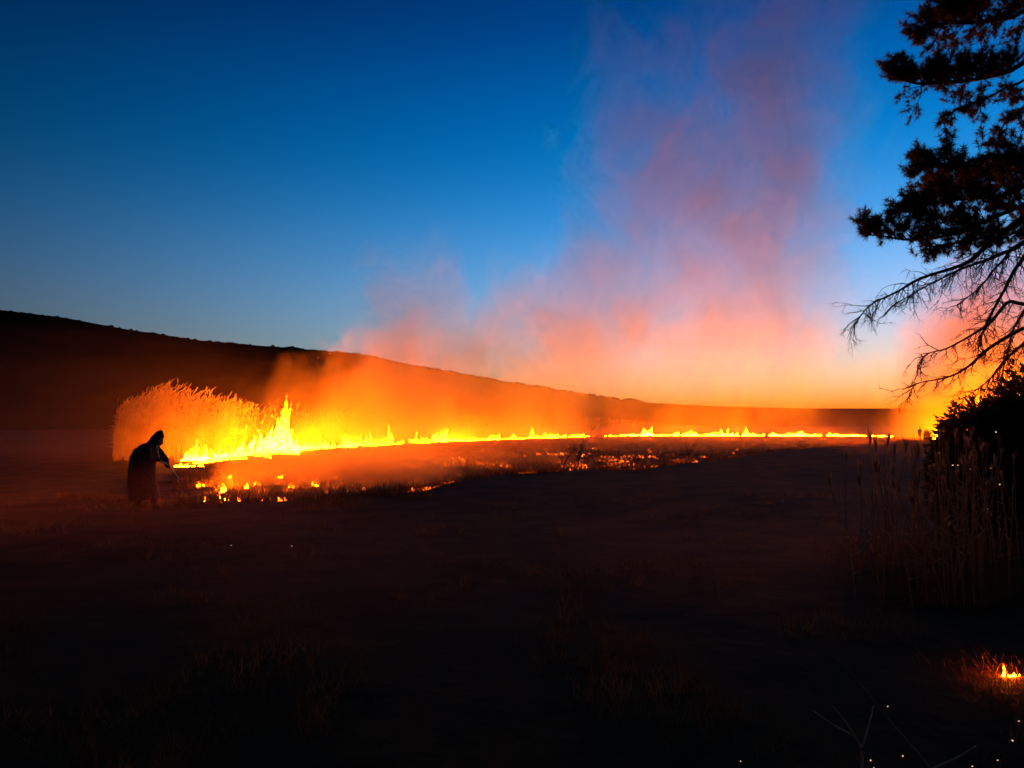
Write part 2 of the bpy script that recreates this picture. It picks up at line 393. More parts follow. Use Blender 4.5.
D = 55; o = link('flame', bm_, None, None, (X(283, D), D, G(X(283, D), D))); o.scale = (1, 1, 1.0)
set_tag(o, 'tall pointed white-hot flame at the edge of the reeds', 'flame')
EG = 'flames at the foot of the reed bed'
EL = 'ragged flame licking the foot of the lit reeds'
for px in [192, 199, 207, 214, 222, 229, 236, 243, 250, 257, 264]:
    D = interp(px, [(190, 45), (265, 54)]) + random.uniform(-1, 1); flame(X(px, D), D, random.uniform(.6, 1.1), random.uniform(.6, 1.7), EL, EG)
for px in [300, 308, 316, 326]:
    q = line_at(px); flame(q.x, q.y, 1.1, random.uniform(.9, 1.8), EL, EG)
FG = 'small flames in front of the reed edge'
FL_ = 'small creeping flame on the ground before the reed edge'
for px, py in [(190, 466), (197, 463), (205, 462), (214, 461), (222, 459.5), (230, 459.5), (237, 459), (243, 458.5), (262, 456), (268, 458)]:
    D = (CAMH + DROP) * FPX / (py - HY); flame(X(px, D), D, random.uniform(.4, .9), random.uniform(.25, .55), FL_, FG)
NG_ = 'separate small flames on the near edge of the smoke'
NL = 'small separate flame at the near edge of low smoke'
for k in range(9):  # unseen flames added to light the low smoke from within
    px = 206 + 14 * k + random.uniform(-5, 5); py = random.uniform(478, 495); D = (CAMH + DROP) * FPX / (py - HY); flame(X(px, D), D, random.uniform(.25, .4), random.uniform(.18, .3), 'small flame added inside the low smoke to make it glow', 'flames added inside the low smoke', None, (FH if k % 2 else FM)[random.choice([0, 3, 6])])
for px, py, s in [(209.5, 501, .24), (224.5, 501, .34), (241, 500.5, .2), (266, 500, .24)]:
    D = (CAMH + DROP) * FPX / (py - HY); flame(X(px, D), D, s * .8, s, NL, NG_, None, FM[0])
# the line goes on behind the dark shrub
HG = 'flames behind the dark shrub'
for k in range(16):
    px = 942 + k * 9; q = line_at(px); flame(q.x + random.uniform(-1, 1), q.y + random.uniform(-2, 2), 1.9, random.uniform(1.7, 2.5), 'larger flame in the fire line behind the dark shrub', HG, None, random.choice(FM if k % 2 else FH))

# ------------------------------------------------------------------ reeds
def reed_arrays(bases, heights, lean, rg):
    """stems, hanging leaves and plumes as flat blades, as (verts, quads)"""
    n = len(bases); Vs = []; Fs = []; off = 0
    def ribbon(p0, p1, p2, side, w0, w1, w2):
        nonlocal off
        a = np.stack([p0 - side * w0, p0 + side * w0, p1 + side * w1, p1 - side * w1, p2 + side * w2, p2 - side * w2], 1)
        Vs.append(a.reshape(-1, 3)); k = np.arange(n)[:, None] * 6 + off
        Fs.append(np.concatenate([k + [[0, 1, 2, 3]], k + [[3, 2, 4, 5]]])); off += n * 6
    ang = rg.uniform(0, np.pi, n); side = np.stack([np.cos(ang), np.sin(ang) * .4, np.zeros(n)], 1)
    h = heights[:, None]; up = np.array([[0, 0, 1.0]])
    top = bases + up * h + lean
    mid = bases + up * h * .55 + lean * .3
    ribbon(bases, mid, top, side, .010, .008, .004)
    for j in range(4):
        t = rg.uniform(.35, .85, (n, 1)); p = bases + up * h * t + lean * t ** 2
        d = np.stack([rg.normal(.35, .8, n), rg.normal(0, .6, n), rg.uniform(.1, .7, n)], 1); ln = rg.uniform(.25, .5, (n, 1))
        ribbon(p, p + d * ln * .6, p + d * ln * 1.1 - up * ln * rg.uniform(0, .5, (n, 1)), side * .3 + up * .6, .014, .012, .001)
    d = np.stack([rg.normal(.5, .4, n), rg.normal(0, .4, n), rg.uniform(.4, 1, n)], 1)
    for j in range(2):
        sd = np.roll(side, j * 7, 0)
        ribbon(top - up * .06, top + d * .16, top + d * .34, sd, .012, .045, .006)
    return np.concatenate(Vs), np.concatenate(Fs)
# the edge runs behind the flames, then past the left end of the line
edge = smooth_path([Vector((X(p, D), D, 0)) for p, D in [(112, 44), (150, 45), (200, 47), (240, 52), (275, 60), (345, 75), (445, 98), (520, 116), (640, 152), (720, 158), (800, 160)]], 12)
B = []; H = []
for k in range(13000):
    f = random.random() ** 1.25 * (len(edge) - 2); i0 = int(f); p = edge[i0].lerp(edge[i0 + 1], f - i0); tn = (edge[i0 + 1] - edge[i0]).normalized(); nrm = Vector((-tn.y, tn.x, 0))
    dep = random.random() ** 1.3 * 16
    x, y = p.x + nrm.x * dep, p.y + nrm.y * dep
    px = CX + FPX * x / y
    prof = interp(px, [(108, 2.3), (122, 3.1), (145, 3.7), (175, 3.9), (205, 3.6), (250, 3.2), (320, 3.1), (500, 3.3), (600, 3.0), (660, 1.9), (720, 1.2), (800, .9)])
    if px < 113 + 8 * random.random(): continue
    cl = mnoise.noise(Vector((x * .55, y * .55, 5))) + .6 * mnoise.noise(Vector((x * 1.7, y * 1.7, 8)))
    if cl < -.12 + .15 * random.random(): continue
    prof *= 1 + .22 * cl
    B.append((x, y, G(x, y))); H.append(prof * random.choice([random.uniform(.5, .85), random.uniform(.8, 1.0), random.uniform(.92, 1.12)]))
B = np.array(B); H = np.array(H); pxs = CX + FPX * B[:, 0] / B[:, 1]
lean = np.stack([np.interp(pxs, [110, 150, 230, 300], [.15, .5, .35, .3]) * rng.uniform(.3, 1.6, len(B)), rng.normal(0, .2, len(B)), -rng.uniform(0, .12, len(B))], 1)
rv, rf = reed_arrays(B, H, lean, rng)
set_tag(link('reed_bed', quick_mesh('reed_bed', rv, rf), M['reed']), 'tall dry reed bed standing behind the fire line', 'reeds', None, 'stuff')

# single reeds along the front edge, and the tall stalks on the right
def reed_parts(seed, h, leanx, leaves=4, thick=.007):
    r = random.Random(seed)
    pts = [Vector((leanx * t * t + .02 * math.sin(5 * t + seed), .03 * math.sin(3 * t + seed * 2) * t, h * t)) for t in [k / 7 for k in range(8)]]
    s = MB(); s.tube(pts, [thick * (1 - .55 * k / 7) for k in range(8)], 5)
    lv = []
    for j in range(leaves):
        t = r.uniform(.3, .85); i0 = int(t * 7); p = pts[i0]; a = r.uniform(0, 6.28); d = Vector((math.cos(a) * .7, math.sin(a) * .7, r.uniform(.3, .8))).normalized()
        b = MB(); b.blade(p, d, d.cross(Vector((0, 0, 1))).normalized(), .022, r.uniform(.3, .5) * h / 3 + .1, Vector((0, 0, -.12))); lv.append(b.mesh('leaf'))
    b = MB()
    for j in range(14):
        a = r.uniform(0, 6.28); d = Vector((math.cos(a) * .2 + leanx * .3, math.sin(a) * .2, 1)).normalized(); b.blade(pts[-1] + Vector((0, 0, -.03 + .012 * j * h / 3)), d, d.cross(Vector((0, 1, .1))).normalized(), .014, r.uniform(.1, .22) * (h / 3) ** .5)
    return s.mesh('stem', True), lv, b.mesh('plume')
def reed_thing(name, label, cat, group, seed, h, leanx, leaves, thick=.007):
    e = link(name, None); set_tag(e, label, cat, group)
    s, lv, pl = reed_parts(seed, h, leanx, leaves, thick)
    link('stem', s, M['reed'], e)
    for m in lv: link('leaf', m, M['reed'], e)
    link('plume', pl, M['plume'], e); return e
pro = [reed_thing('reed', 'tall dry reed on the front edge of the reed bed', 'reed', 'reeds along the front edge of the bed', 40 + k, 3.2, .3 + .12 * k, 4, .011) for k in range(4)]
for k in range(90):
    o = pro[k] if k < 4 else copy_tree(pro[k % 4])
    px = 114 + 190 * (k / 89) + random.uniform(-2, 2)
    D = interp(px, [(112, 43.2), (150, 44.2), (200, 46.2), (240, 51), (275, 59), (310, 66)]) + random.uniform(-.3, .5)
    x = X(px, D); hs = interp(px, [(108, 2.3), (122, 3.1), (145, 3.7), (175, 3.9), (205, 3.6), (250, 3.2), (320, 3.0)]) / 3.2 * random.uniform(.75, 1.0)
    o.location = (x, D, G(x, D)); o.scale = (1, 1, hs); o.rotation_euler.z = random.uniform(-.5, .5)
pro2 = [reed_thing('dry_stalk', 'thin dry stalk in the stand before the dark shrub', 'stalk', 'dry stalks in front of the shrub', 70 + k, 1.45, .05 + .07 * k - .1, 3, .0085) for k in range(5)]
for k in range(96):
    o = pro2[k] if k < 5 else copy_tree(pro2[k % 5])
    px = random.triangular(842, 1045, 960); D = random.uniform(7.4, 10.5); x = X(px, D)
    o.location = (x, D, G(x, D) - .02); o.scale = (1, 1, random.uniform(.7, 1.12)); o.rotation_euler = (random.uniform(-.06, .06), random.uniform(-.1, .12), random.uniform(0, 6.28))

# ------------------------------------------------------------------ stubble and grass on the ground
def tufts(name, label, pos, hmin, hmax, blades, width, mat, spread=.06):
    n = len(pos) * blades; base = np.repeat(np.array(pos), blades, 0) + np.concatenate([rng.normal(0, spread, (n, 2)), np.zeros((n, 1))], 1)
    h = rng.uniform(hmin, hmax, (n, 1)) * np.repeat(rng.uniform(.5, 1.2, (len(pos), 1)), blades, 0)
    a = rng.uniform(0, np.pi, n); side = np.stack([np.cos(a), np.sin(a) * .5, np.zeros(n)], 1) * width
    d = np.concatenate([rng.normal(0, .45, (n, 2)), np.ones((n, 1))], 1) * h
    v = np.stack([base - side, base + side, base + d], 1).reshape(-1, 3); f = np.arange(n * 3).reshape(-1, 3)
    return set_tag(link(name, quick_mesh(name, v, f), mat), label, 'grass', None, 'stuff')
pos = []
for k in range(15000):                      # lit stubble between the dark lip and the fire
    px = random.uniform(180, 930); dl = float(lip(px)); de = interp(px, [(180, 38), (205, 40), (270, 54), (340, 68), (440, 90), (500, 102), (620, 134), (740, 135), (860, 132), (930, 110)])
    D = dl + 1 + (de - dl - 1) * random.random() ** 1.2; x = X(px, D)
    if mnoise.noise(Vector((x * .35, D * .22, 3))) < -.12 + .1 * random.random(): continue
    pos.append((x, D, G(x, D) - .01))
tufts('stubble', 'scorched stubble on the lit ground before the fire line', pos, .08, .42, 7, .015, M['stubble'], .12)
pos = []
for k in range(1500):
    px = random.gauss(520, 150); dl = float(lip(px)); D = dl + 2 + abs(random.gauss(0, 14)); x = X(px, D)
    if px < 340 or px > 900: continue
    pos.append((x, D, G(x, D) - .01))
tufts('straw_clumps', 'pale unburnt straw clumps scattered over the lit burnt ground', pos, .12, .4, 16, .016, M['straw'], .16)
pos = []
for k in range(2600):                      # rough tufts along the edge where the ground dips
    px = random.uniform(60, 930); D = float(lip(px)) + random.gauss(.3, 1.3); x = X(px, D)
    if mnoise.noise(Vector((x * .5, D * .5, 1))) < -.1 or 188 < px < 300: continue
    pos.append((x, D, G(x, D) - .01))
tufts('edge_tufts', 'rough dark grass tufts along the edge of the dip', pos, .05, .24, 8, .008, M['singed'], .1)
pos = []
for k in range(5500):                      # near unburnt and singed grass
    px = random.uniform(-120, 1140); D = 2.6 + random.random() ** 1.6 * 17; x = X(px, D)
    if D > lip(px) or mnoise.noise(Vector((x * .8, D * .5, 9))) < .0 + .25 * random.random(): continue
    pos.append((x, D, G(x, D) - .01))
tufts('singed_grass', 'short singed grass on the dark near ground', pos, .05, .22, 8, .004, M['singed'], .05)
pos = []
for k in range(800):
    px = random.gauss(965, 60); D = max(7.6, random.gauss(9.3, 1.2)); x = X(px, D); pos.append((x, D, G(x, D) - .01))
tufts('dry_grass', 'dry straw coloured grass around the stalks by the shrub', pos, .1, .5, 6, .003, M['singed'], .06)

# glowing bits added to bring an orange-red glow to the burnt stubble
ev = []; ef = []
for k in range(7000):
    px = random.choice([random.gauss(560, 95), random.gauss(400, 60), random.gauss(250, 35)]); dl = float(lip(px)); D = dl + 1.5 + abs(random.gauss(0, 1)) * (6 if px < 330 else 14); x = X(px, D)
    if px < 200 or px > 760 or D > float(np.interp(px, [200, 270, 340, 440, 500, 620, 760], [38, 54, 68, 90, 100, 130, 130])): continue
    if mnoise.noise(Vector((x * .45, D * .16, 4))) + .5 * mnoise.noise(Vector((x * 1.6, D * .6, 4))) < .12: continue
    z = G(x, D); w_ = random.uniform(.02, .10); h = random.uniform(.04, .13); o_ = len(ev)
    ev += [(x - w_, D, z), (x + w_, D + random.uniform(-.03, .03), z), (x + random.uniform(-.03, .03), D + .06, z), (x + random.uniform(-w_, w_), D + .02, z + h)]
    ef += [(o_, o_ + 1, o_ + 3), (o_ + 1, o_ + 2, o_ + 3), (o_ + 2, o_, o_ + 3)]
g_ = NG('added_ember_glow'); e_ = g_.n('ShaderNodeEmission'); t_ = g_.n('ShaderNodeTexCoord'); e_.inputs[0].default_value = (1, .11, .004, 1)
g_.l(g_.math('MULTIPLY', g_.math('POWER', g_.noise(t_.outputs['Object'], .9, 3, .6), 3.0), 38.0 / GAIN), e_.inputs[1]); g_.l(e_.outputs[0], g_.out.inputs[0])
set_tag(link('added_embers', quick_mesh('added_embers', np.array(ev), np.array(ef)), g_.m), 'red glowing bits added to brighten the burnt ground before the fire', 'embers', None, 'stuff')

# ------------------------------------------------------------------ dry weeds standing against the glow
def weed(px, py, D, h, label, seed):
    r = random.Random(seed); x = X(px, D); e = link('dry_weed', None, None, None, (x, D, G(x, D))); set_tag(e, label, 'weed')
    for k in range(5):
        b = MB(); a = r.uniform(-.5, .75); hh = h * r.uniform(.6, 1); pts = [Vector((a * t * t * hh * .8, r.uniform(-.02, .02), hh * t)) for t in [j / 6 for j in range(7)]]
        b.tube(pts, [.016 * (1 - .7 * j / 6) for j in range(7)], 5)
        for j in range(5):
            i0 = r.randrange(2, 7); d = Vector((r.uniform(-.6, .8), r.uniform(-.3, .3), r.uniform(.2, .8))).normalized(); b.tube([pts[i0], pts[i0] + d * .12, pts[i0] + d * .25 + Vector((0, 0, .03))], [.008, .006, .002], 4)
        link('stem', b.mesh('stem', True), M['ash'], e)
weed(578, 468, 37, 1.9, 'dark branching weed standing in the lit stubble', 1)
weed(563, 474, 34, 1.0, 'short dark weed beside the taller branching weed', 2)
weed(688, 462, 44, 1.3, 'thin dark weed alone where the glow fades', 3)

# ------------------------------------------------------------------ pine with overhanging limbs
pine = link('pine_tree', None, None, None, (9.2, 10.9, G(9.2, 10.9))); set_tag(pine, 'tall dark pine with overhanging needled boughs and bare lower twigs', 'tree')
PO = Vector(pine.location)
trunk = [Vector((9.2, 10.9, -.1)), Vector((9.15, 10.9, 2)), Vector((9.3, 10.85, 4.5)), Vector((9.2, 10.9, 7)), Vector((9.35, 11, 9.5)), Vector((9.3, 11, 11.5))]
b = MB(); tp = smooth_path(trunk, 5); b.tube([p - PO for p in tp], [.24 * (1 - .85 * k / (len(tp) - 1)) * (1.25 if k == 0 else 1) for k in range(len(tp))], 10)
link('trunk', b.mesh('trunk', True), M['bark'], pine)
TUFT = []; TW = MB()
R_ = random.Random(21)
def rnd(s): return Vector((R_.uniform(-s, s), R_.uniform(-s, s), R_.uniform(-s, s)))
def twig(p, d, ln, r, depth, droop, leafy, curl=.25):
    n = 4; pts = [p.copy()]; q = p.copy(); d = d.normalized()
    for k in range(n):
        d = (d + rnd(curl) + Vector((0, 0, -droop))).normalized(); q = q + d * (ln / n); pts.append(q.copy())
    TW.tube([a - PO for a in pts], [r * (1 - .75 * k / n) for k in range(n + 1)], 3 if r < .006 else 4, False)
    if depth > 0:
        for k in range(R_.choice([2, 3, 3, 4]) if not leafy else 4):
            i0 = R_.randrange(1, n + 1); dd = (d + rnd(.9)).normalized(); twig(pts[i0], dd, ln * R_.uniform(.45, .7), r * .55, depth - 1, droop, leafy, curl)
    if leafy:
        for k in range(2, n + 1):
            if depth == 0 or k == n: TUFT.append((pts[k], (pts[k] - pts[k - 1]).normalized()))
def limb(pts, r0, r1, dens, kind, ln=(.4, .8), up=.3, start=0.0, leafy=True):
    sp = smooth_path(pts, 5); n = len(sp); b = MB(); b.tube([p - PO for p in sp], [r0 + (r1 - r0) * (k / (n - 1)) ** .8 for k in range(n)], 6)
    link('limb', b.mesh('limb', True), M['bark'], pine)
    tot = sum((sp[k + 1] - sp[k]).length for k in range(n - 1)); cnt = int(dens * tot * (1.1 if kind == 'leafy' else 1))
    for k in range(cnt):
        f = start + (1 - start) * (k + R_.random()) / cnt; i0 = min(int(f * (n - 1)), n - 2); p = sp[i0].lerp(sp[i0 + 1], f * (n - 1) - i0)
        t = (sp[i0 + 1] - sp[i0]).normalized(); l = R_.uniform(*ln) * (1.1 - .5 * f)
        if kind == 'leafy': d = t * .55 + rnd(.9) + Vector((0, 0, up)); twig(p, d, l, .010, 1, -.05, True)
        else: d = t * .7 + rnd(.75) + Vector((0, 0, -.25)); twig(p, d, l, .008, 2, .10, False, .33)
T = lambda z: Vector((9.2, 10.9, z))
def pl(D0, D1, *pp): return [P(x, y, D0 + (D1 - D0) * k / max(1, len(pp) - 1)) for k, (x, y) in enumerate(pp)]
# top bough
limb([T(5.6)] + pl(10.7, 10.2, (1075, 42), (1024, 62), (985, 72), (955, 75), (925, 76), (903, 68)), .055, .012, 17, 'leafy', (.22, .5), .75, .3)
limb([T(6.3)] + pl(10.9, 10.6, (1080, -15), (1030, 5), (985, 12), (955, 14), (935, 24)), .05, .012, 17, 'leafy', (.22, .5), .25, .25)
limb([T(6.9)] + pl(10.6, 10.1, (1080, -50), (1030, -30), (990, -12), (962, -4)), .05, .012, 16, 'leafy', (.22, .46), .2, .25)
limb([T(5.2)] + pl(10.8, 10.5, (1060, 80), (1025, 78), (1000, 90), (975, 100), (950, 112)), .03, .008, 5, 'leafy', (.2, .45), -.1, .35)
limb([T(5.1)] + pl(10.9, 10.8, (1060, 95), (1030, 105), (1012, 122), (1006, 140)), .03, .006, 5, 'leafy', (.15, .35), -.2, .35)
# middle bough
limb([T(4.3)] + pl(10.8, 10.2, (1070, 190), (1024, 205), (985, 222), (950, 234), (915, 238), (885, 234), (868, 233)), .05, .006, 12, 'leafy', (.16, .36), .7, .25)
limb([T(4.6)] + pl(10.7, 10.6, (1060, 150), (1020, 160), (985, 165), (950, 160), (930, 158)), .05, .012, 19, 'leafy', (.22, .46), .25, .25)
limb([T(4.5)] + pl(10.5, 10.0, (1060, 175), (1020, 190), (985, 195), (950, 198), (928, 205), (912, 210)), .045, .01, 19, 'leafy', (.2, .42), .35, .25)
limb([T(4.8)] + pl(11.0, 11.3, (1060, 165), (1010, 175), (970, 180), (940, 178)), .045, .01, 17, 'leafy', (.2, .42), .3, .25)
limb([T(4.2)] + pl(10.6, 10.6, (1060, 205), (1024, 222), (990, 235), (965, 240), (935, 245)), .04, .01, 13, 'leafy', (.2, .4), .1, .25)
# dead lower boughs
limb([T(3.9)] + pl(10.7, 10.2, (1060, 205), (1024, 220), (992, 244), (970, 262), (925, 277), (900, 291), (872, 305), (856, 326)), .06, .004, 11, 'dead', (.3, .55), 0, .3, False)
limb([T(3.85)] + pl(10.6, 10.3, (1050, 240), (1018, 248), (993, 258), (965, 268), (930, 285), (895, 305)), .05, .004, 11, 'dead', (.25, .5), 0, .3, False)
limb([T(3.7)] + pl(10.5, 10.5, (1050, 250), (1024, 263), (1009, 288), (995, 312), (985, 332), (980, 350)), .04, .006, 11, 'dead', (.25, .45), 0, .3, False)
limb([T(3.4)] + pl(10.6, 10.2, (1050, 305), (1024, 303), (1011, 302), (993, 322), (975, 334), (949, 348), (928, 354), (918, 366)), .04, .004, 8, 'dead', (.25, .45), 0, .3, False)
limb([T(3.2)] + pl(10.7, 10.3, (1050, 322), (1024, 329), (991, 348), (970, 366), (949, 377), (917, 384), (911, 396)), .04, .004, 7, 'dead', (.2, .45), 0, .3, False)
limb([T(3.0)] + pl(10.8, 10.8, (1050, 330), (1024, 345), (1005, 362), (990, 380), (965, 398)), .035, .005, 12, 'dead', (.25, .45), 0, .3, False)
limb([T(3.3)] + pl(11.0, 11.0, (1050, 300), (1020, 322), (1010, 350), (1000, 385)), .035, .005, 12, 'dead', (.25, .4), 0, .3, False)
limb([T(4.0)] + pl(10.9, 11.0, (1040, 240), (1005, 262), (985, 285), (960, 305)), .035, .005, 11, 'dead', (.25, .45), 0, .2, False)
# rest of the crown, beyond the right edge of the view
for k in range(12):
    a = R_.uniform(-1.9, 1.9); z = 4.5 + .55 * k; ln = 2.8 - .14 * k
    e = T(z) + Vector((math.cos(a) * ln, math.sin(a) * ln, R_.uniform(-.2, .5)))
    limb([T(z), T(z).lerp(e, .5) + Vector((0, 0, .2)), e], .05, .012, 9, 'leafy', (.4, .8), .3, .3)
link('twigs', TW.mesh('twigs'), M['bark'], pine)['kind'] = 'stuff'
# needle tufts
nv = []; per = 20
base = np.array([(p - PO)[:] for p, d in TUFT]); dirs = np.array([d[:] for p, d in TUFT]); n = len(base) * per
bb = np.repeat(base, per, 0); dd = np.repeat(dirs, per, 0) * .45 + rng.normal(0, .6, (n, 3)); dd /= np.linalg.norm(dd, axis=1, keepdims=True)
ll = rng.uniform(.05, .115, (n, 1)); sd = np.cross(dd, rng.normal(0, 1, (n, 3))); sd /= np.linalg.norm(sd, axis=1, keepdims=True)
v = np.stack([bb - sd * .0048, bb + sd * .0048, bb + dd * ll], 1).reshape(-1, 3)
c = link('crown', quick_mesh('crown', v, np.arange(n * 3).reshape(-1, 3)), M['needle'], pine); c['kind'] = 'stuff'
print('tufts', len(TUFT), 'twig faces', len(TW.f))

# ------------------------------------------------------------------ shrubs
def shrub(name, label, blobs, nleaf, nstem, lsize, seed):
    r = random.Random(seed); x0, y0 = blobs[0][0], blobs[0][1]; e = link(name, None, None, None, (x0, y0, G(x0, y0))); set_tag(e, label, 'shrub'); O = Vector(e.location)
    st = MB()
    for k in range(nstem):
        cx, cy_, cz, rx, ry, rz = blobs[k % len(blobs)]; a = Vector((r.gauss(0, 1), r.gauss(0, 1), abs(r.gauss(.5, .8)))).normalized()
        end = Vector((cx + a.x * rx * 1.05, cy_ + a.y * ry * 1.05, cz + a.z * rz * r.uniform(.95, 1.32))); s = Vector((cx + r.uniform(-.25, .25), cy_ + r.uniform(-.25, .25), G(cx, cy_) - .05))
        mid = s.lerp(end, .5) + Vector((0, 0, .15)); pts = smooth_path([s - O, mid - O, end - O], 4); st.tube(pts, [.018 * (1 - .85 * j / (len(pts) - 1)) for j in range(len(pts))], 4, False)
    link('stems', st.mesh('stems'), M['twig'], e)['kind'] = 'stuff'
    vs_ = []
    for k in range(nleaf):
        cx, cy_, cz, rx, ry, rz = r.choice(blobs); a = Vector((r.gauss(0, 1), r.gauss(0, 1), r.gauss(0, 1))).normalized(); q = r.random() ** .3
        lump = 1 + .22 * mnoise.noise(a * 2.2 + Vector((cx, cy_, cz))) + .12 * mnoise.noise(a * 6)
        p = Vector((cx + a.x * rx * q * lump, cy_ + a.y * ry * q * lump, cz + a.z * rz * q * lump))
        if p.z < G(p.x, p.y): continue
        d = (a + Vector((r.gauss(0, .8), r.gauss(0, .8), r.gauss(.2, .8)))).normalized(); s = d.cross(Vector((r.gauss(0, 1), r.gauss(0, 1), r.gauss(0, 1)))).normalized()
        l = lsize * r.uniform(.6, 1.5); p = p - O; vs_ += [p - s * l * .28, p + s * l * .28, p + d * l]
    vs_ = np.array([q[:] for q in vs_]); link('foliage', quick_mesh('foliage', vs_, np.arange(len(vs_)).reshape(-1, 3)), M['leaf'], e)['kind'] = 'stuff'
    return e
shrub('shrub', 'large dark rounded shrub under the pine boughs', [(8.75, 13, 1.05, 1.5, 1.2, 1.4), (9.7, 13.3, 1.4, 1.65, 1.3, 1.4), (8.25, 13, .85, 1.1, 1.0, 1.25), (10.8, 13.4, 1.35, 1.6, 1.3, 1.55)], 60000, 260, .09, 3)
shrub('small_shrub', 'small dark bush near the figure at the end of the fire', [(46.4, 85, .35, .42, .4, .75)], 900, 14, .12, 4)

# ------------------------------------------------------------------ people
def skin_body(name, joints, edges, mat, parent, root=0, levels=2):
    m = bpy.data.meshes.new(name); m.from_pydata([j[0] for j in joints], edges, []); o = link(name, m, mat, parent)
    md = o.modifiers.new('Skin', 'SKIN'); md.use_smooth_shade = True
    for k, sv in enumerate(m.skin_vertices[0].data):
        rr = joints[k][1]; sv.radius = rr if isinstance(rr, tuple) else (rr, rr); sv.use_root = (k == root)
    o.modifiers.new('Subdivision', 'SUBSURF').levels = levels; o.modifiers['Subdivision'].render_levels = levels
    return o
def person_stooped(x, y, rz):
    """local: faces +X, leaning forward over a pole held low in both hands"""
    e = link('person', None, None, None, (x, y, G(x, y))); e.rotation_euler.z = rz
    J = [((-.14, 0, .88), (.20, .20)), ((-.11, 0, 1.05), (.215, .21)), ((-.03, 0, 1.22), (.225, .215)), ((.06, 0, 1.33), (.18, .18)), ((.15, 0, 1.40), .085), ((.19, 0, 1.45), .085)]
    E_ = [(0, 1), (1, 2), (2, 3), (3, 4), (4, 5)]
    def chain(start, pts):
        p = start
        for c_, r in pts: J.append((c_, r)); E_.append((p, len(J) - 1)); p = len(J) - 1
        return p
    for s in (-1, 1):
        chain(0, [((-.10, .11 * s, .80), .125), ((-.05 + .16 * (s > 0), .13 * s, .46), .09), ((-.14 + .22 * (s > 0), .14 * s, .10), .068), ((-.13 + .22 * (s > 0), .14 * s, .045), .056), ((.01 + .22 * (s > 0), .16 * s, .04), .048)])
    for s, hp, el_ in ((-1, HANDS[0], (.24, -.36, 1.02)), (1, HANDS[1], (.36, .10, 1.02))):
        hd_ = chain(3, [((.06, .20 * s, 1.29), .10), (el_, .068), (hp, .042)])
        hx, hy, hz = hp
        for f in range(4): chain(hd_, [((hx + .045, hy - .035, hz + .025 - .022 * f), .012), ((hx + .075, hy + .005, hz + .015 - .022 * f), .010)])
        chain(hd_, [((hx + .01, hy + .03, hz + .035), .013), ((hx + .05, hy + .035, hz + .03), .010)])
    skin_body('body', J, E_, M['cloth'], e)
    # head in a pointed hood, tilted down toward the fire
    b = bmesh.new(); bmesh.ops.create_uvsphere(b, u_segments=18, v_segments=12, radius=1)
    for v in b.verts:
        c = v.co.copy(); v.co = Vector((c.x * .10, c.y * .078, c.z * .125))
        if c.x > .55 and abs(c.y) < .35: v.co.x += .022 * max(0, 1 - abs(c.z + .1) / .22)          # nose
        if c.x > .4 and abs(c.z - .02) < .2 and .25 < abs(c.y) < .6: v.co.x -= .012                # eye sockets
        if c.x > .4 and -.55 < c.z < -.38: v.co.x -= .008                                         # mouth
    m = bpy.data.meshes.new('head'); b.to_mesh(m); b.free(); m.polygons.foreach_set('use_smooth', [True] * len(m.polygons))
    h = link('head', m, M['skin'], e, (.22, 0, 1.45)); h.rotation_euler = (0, R(34), 0)
    b = bmesh.new(); bmesh.ops.create_uvsphere(b, u_segments=20, v_segments=14, radius=1)
    for v in b.verts:
        c = v.co.copy(); v.co = Vector((c.x * .145, c.y * .125, c.z * .16))
        if c.z > .2: v.co.z += .085 * (c.z - .2) / .8; v.co.x *= 1 - .35 * (c.z - .2); v.co.x += .035 * (c.z - .2)      # peak
        if c.z < -.1: v.co.x -= .14 * (-c.z - .1); v.co.y *= 1.3; v.co.z -= .05 * (-c.z - .1)                           # drapes onto the shoulders
    bmesh.ops.delete(b, geom=[v for v in b.verts if v.co.x > .10 and v.co.z < .08], context='VERTS')
    m = bpy.data.meshes.new('hood'); b.to_mesh(m); b.free(); m.polygons.foreach_set('use_smooth', [True] * len(m.polygons))
    hd = link('hood', m, M['cloth'], e, (.18, 0, 1.45)); hd.rotation_euler = (0, R(14), 0); md = hd.modifiers.new('Solid', 'SOLIDIFY'); md.thickness = .012
    # long loose coat over hips and thighs
    b = MB(); pts = [Vector((-.04, 0, 1.22)), Vector((-.10, 0, 1.05)), Vector((-.12, 0, .85)), Vector((-.10, 0, .62)), Vector((-.07, 0, .40)), Vector((-.05, 0, .22))]; b.tube(pts, [.235, .26, .275, .285, .30, .31], 18, False)
    for k, v in enumerate(b.v): v += Vector((v.x, v.y, 0)).normalized() * .012 * math.sin(k * 2.7)
    j = link('coat', b.mesh('coat', True), M['cloth'], e); j.scale = (1, .85, 1)
    return e
px_, Dp = 149, 16.0
man_x = X(px_, Dp); man_z = G(man_x, Dp)
pole_pts = [P(158, 445, 15.62), P(161, 459, 15.62), P(170, 465.5, 15.8), P(181, 479, 16.2)]
HANDS = [tuple(pole_pts[1] - Vector((man_x + .05, Dp, man_z))), tuple(pole_pts[2] - Vector((man_x + .05, Dp, man_z)))]
man = person_stooped(man_x, Dp, 0)
set_tag(man, 'stooped person in a dark hooded coat holding a pole toward the fire', 'person')
hand = pole_pts[1].copy(); pts = smooth_path(pole_pts, 5); b = MB()
b.tube([p - hand for p in pts], [.016] * len(pts), 6); set_tag(link('pole', b.mesh('pole', True), M['pole'], None, hand), 'long pale bent pole held by the stooped person', 'pole')

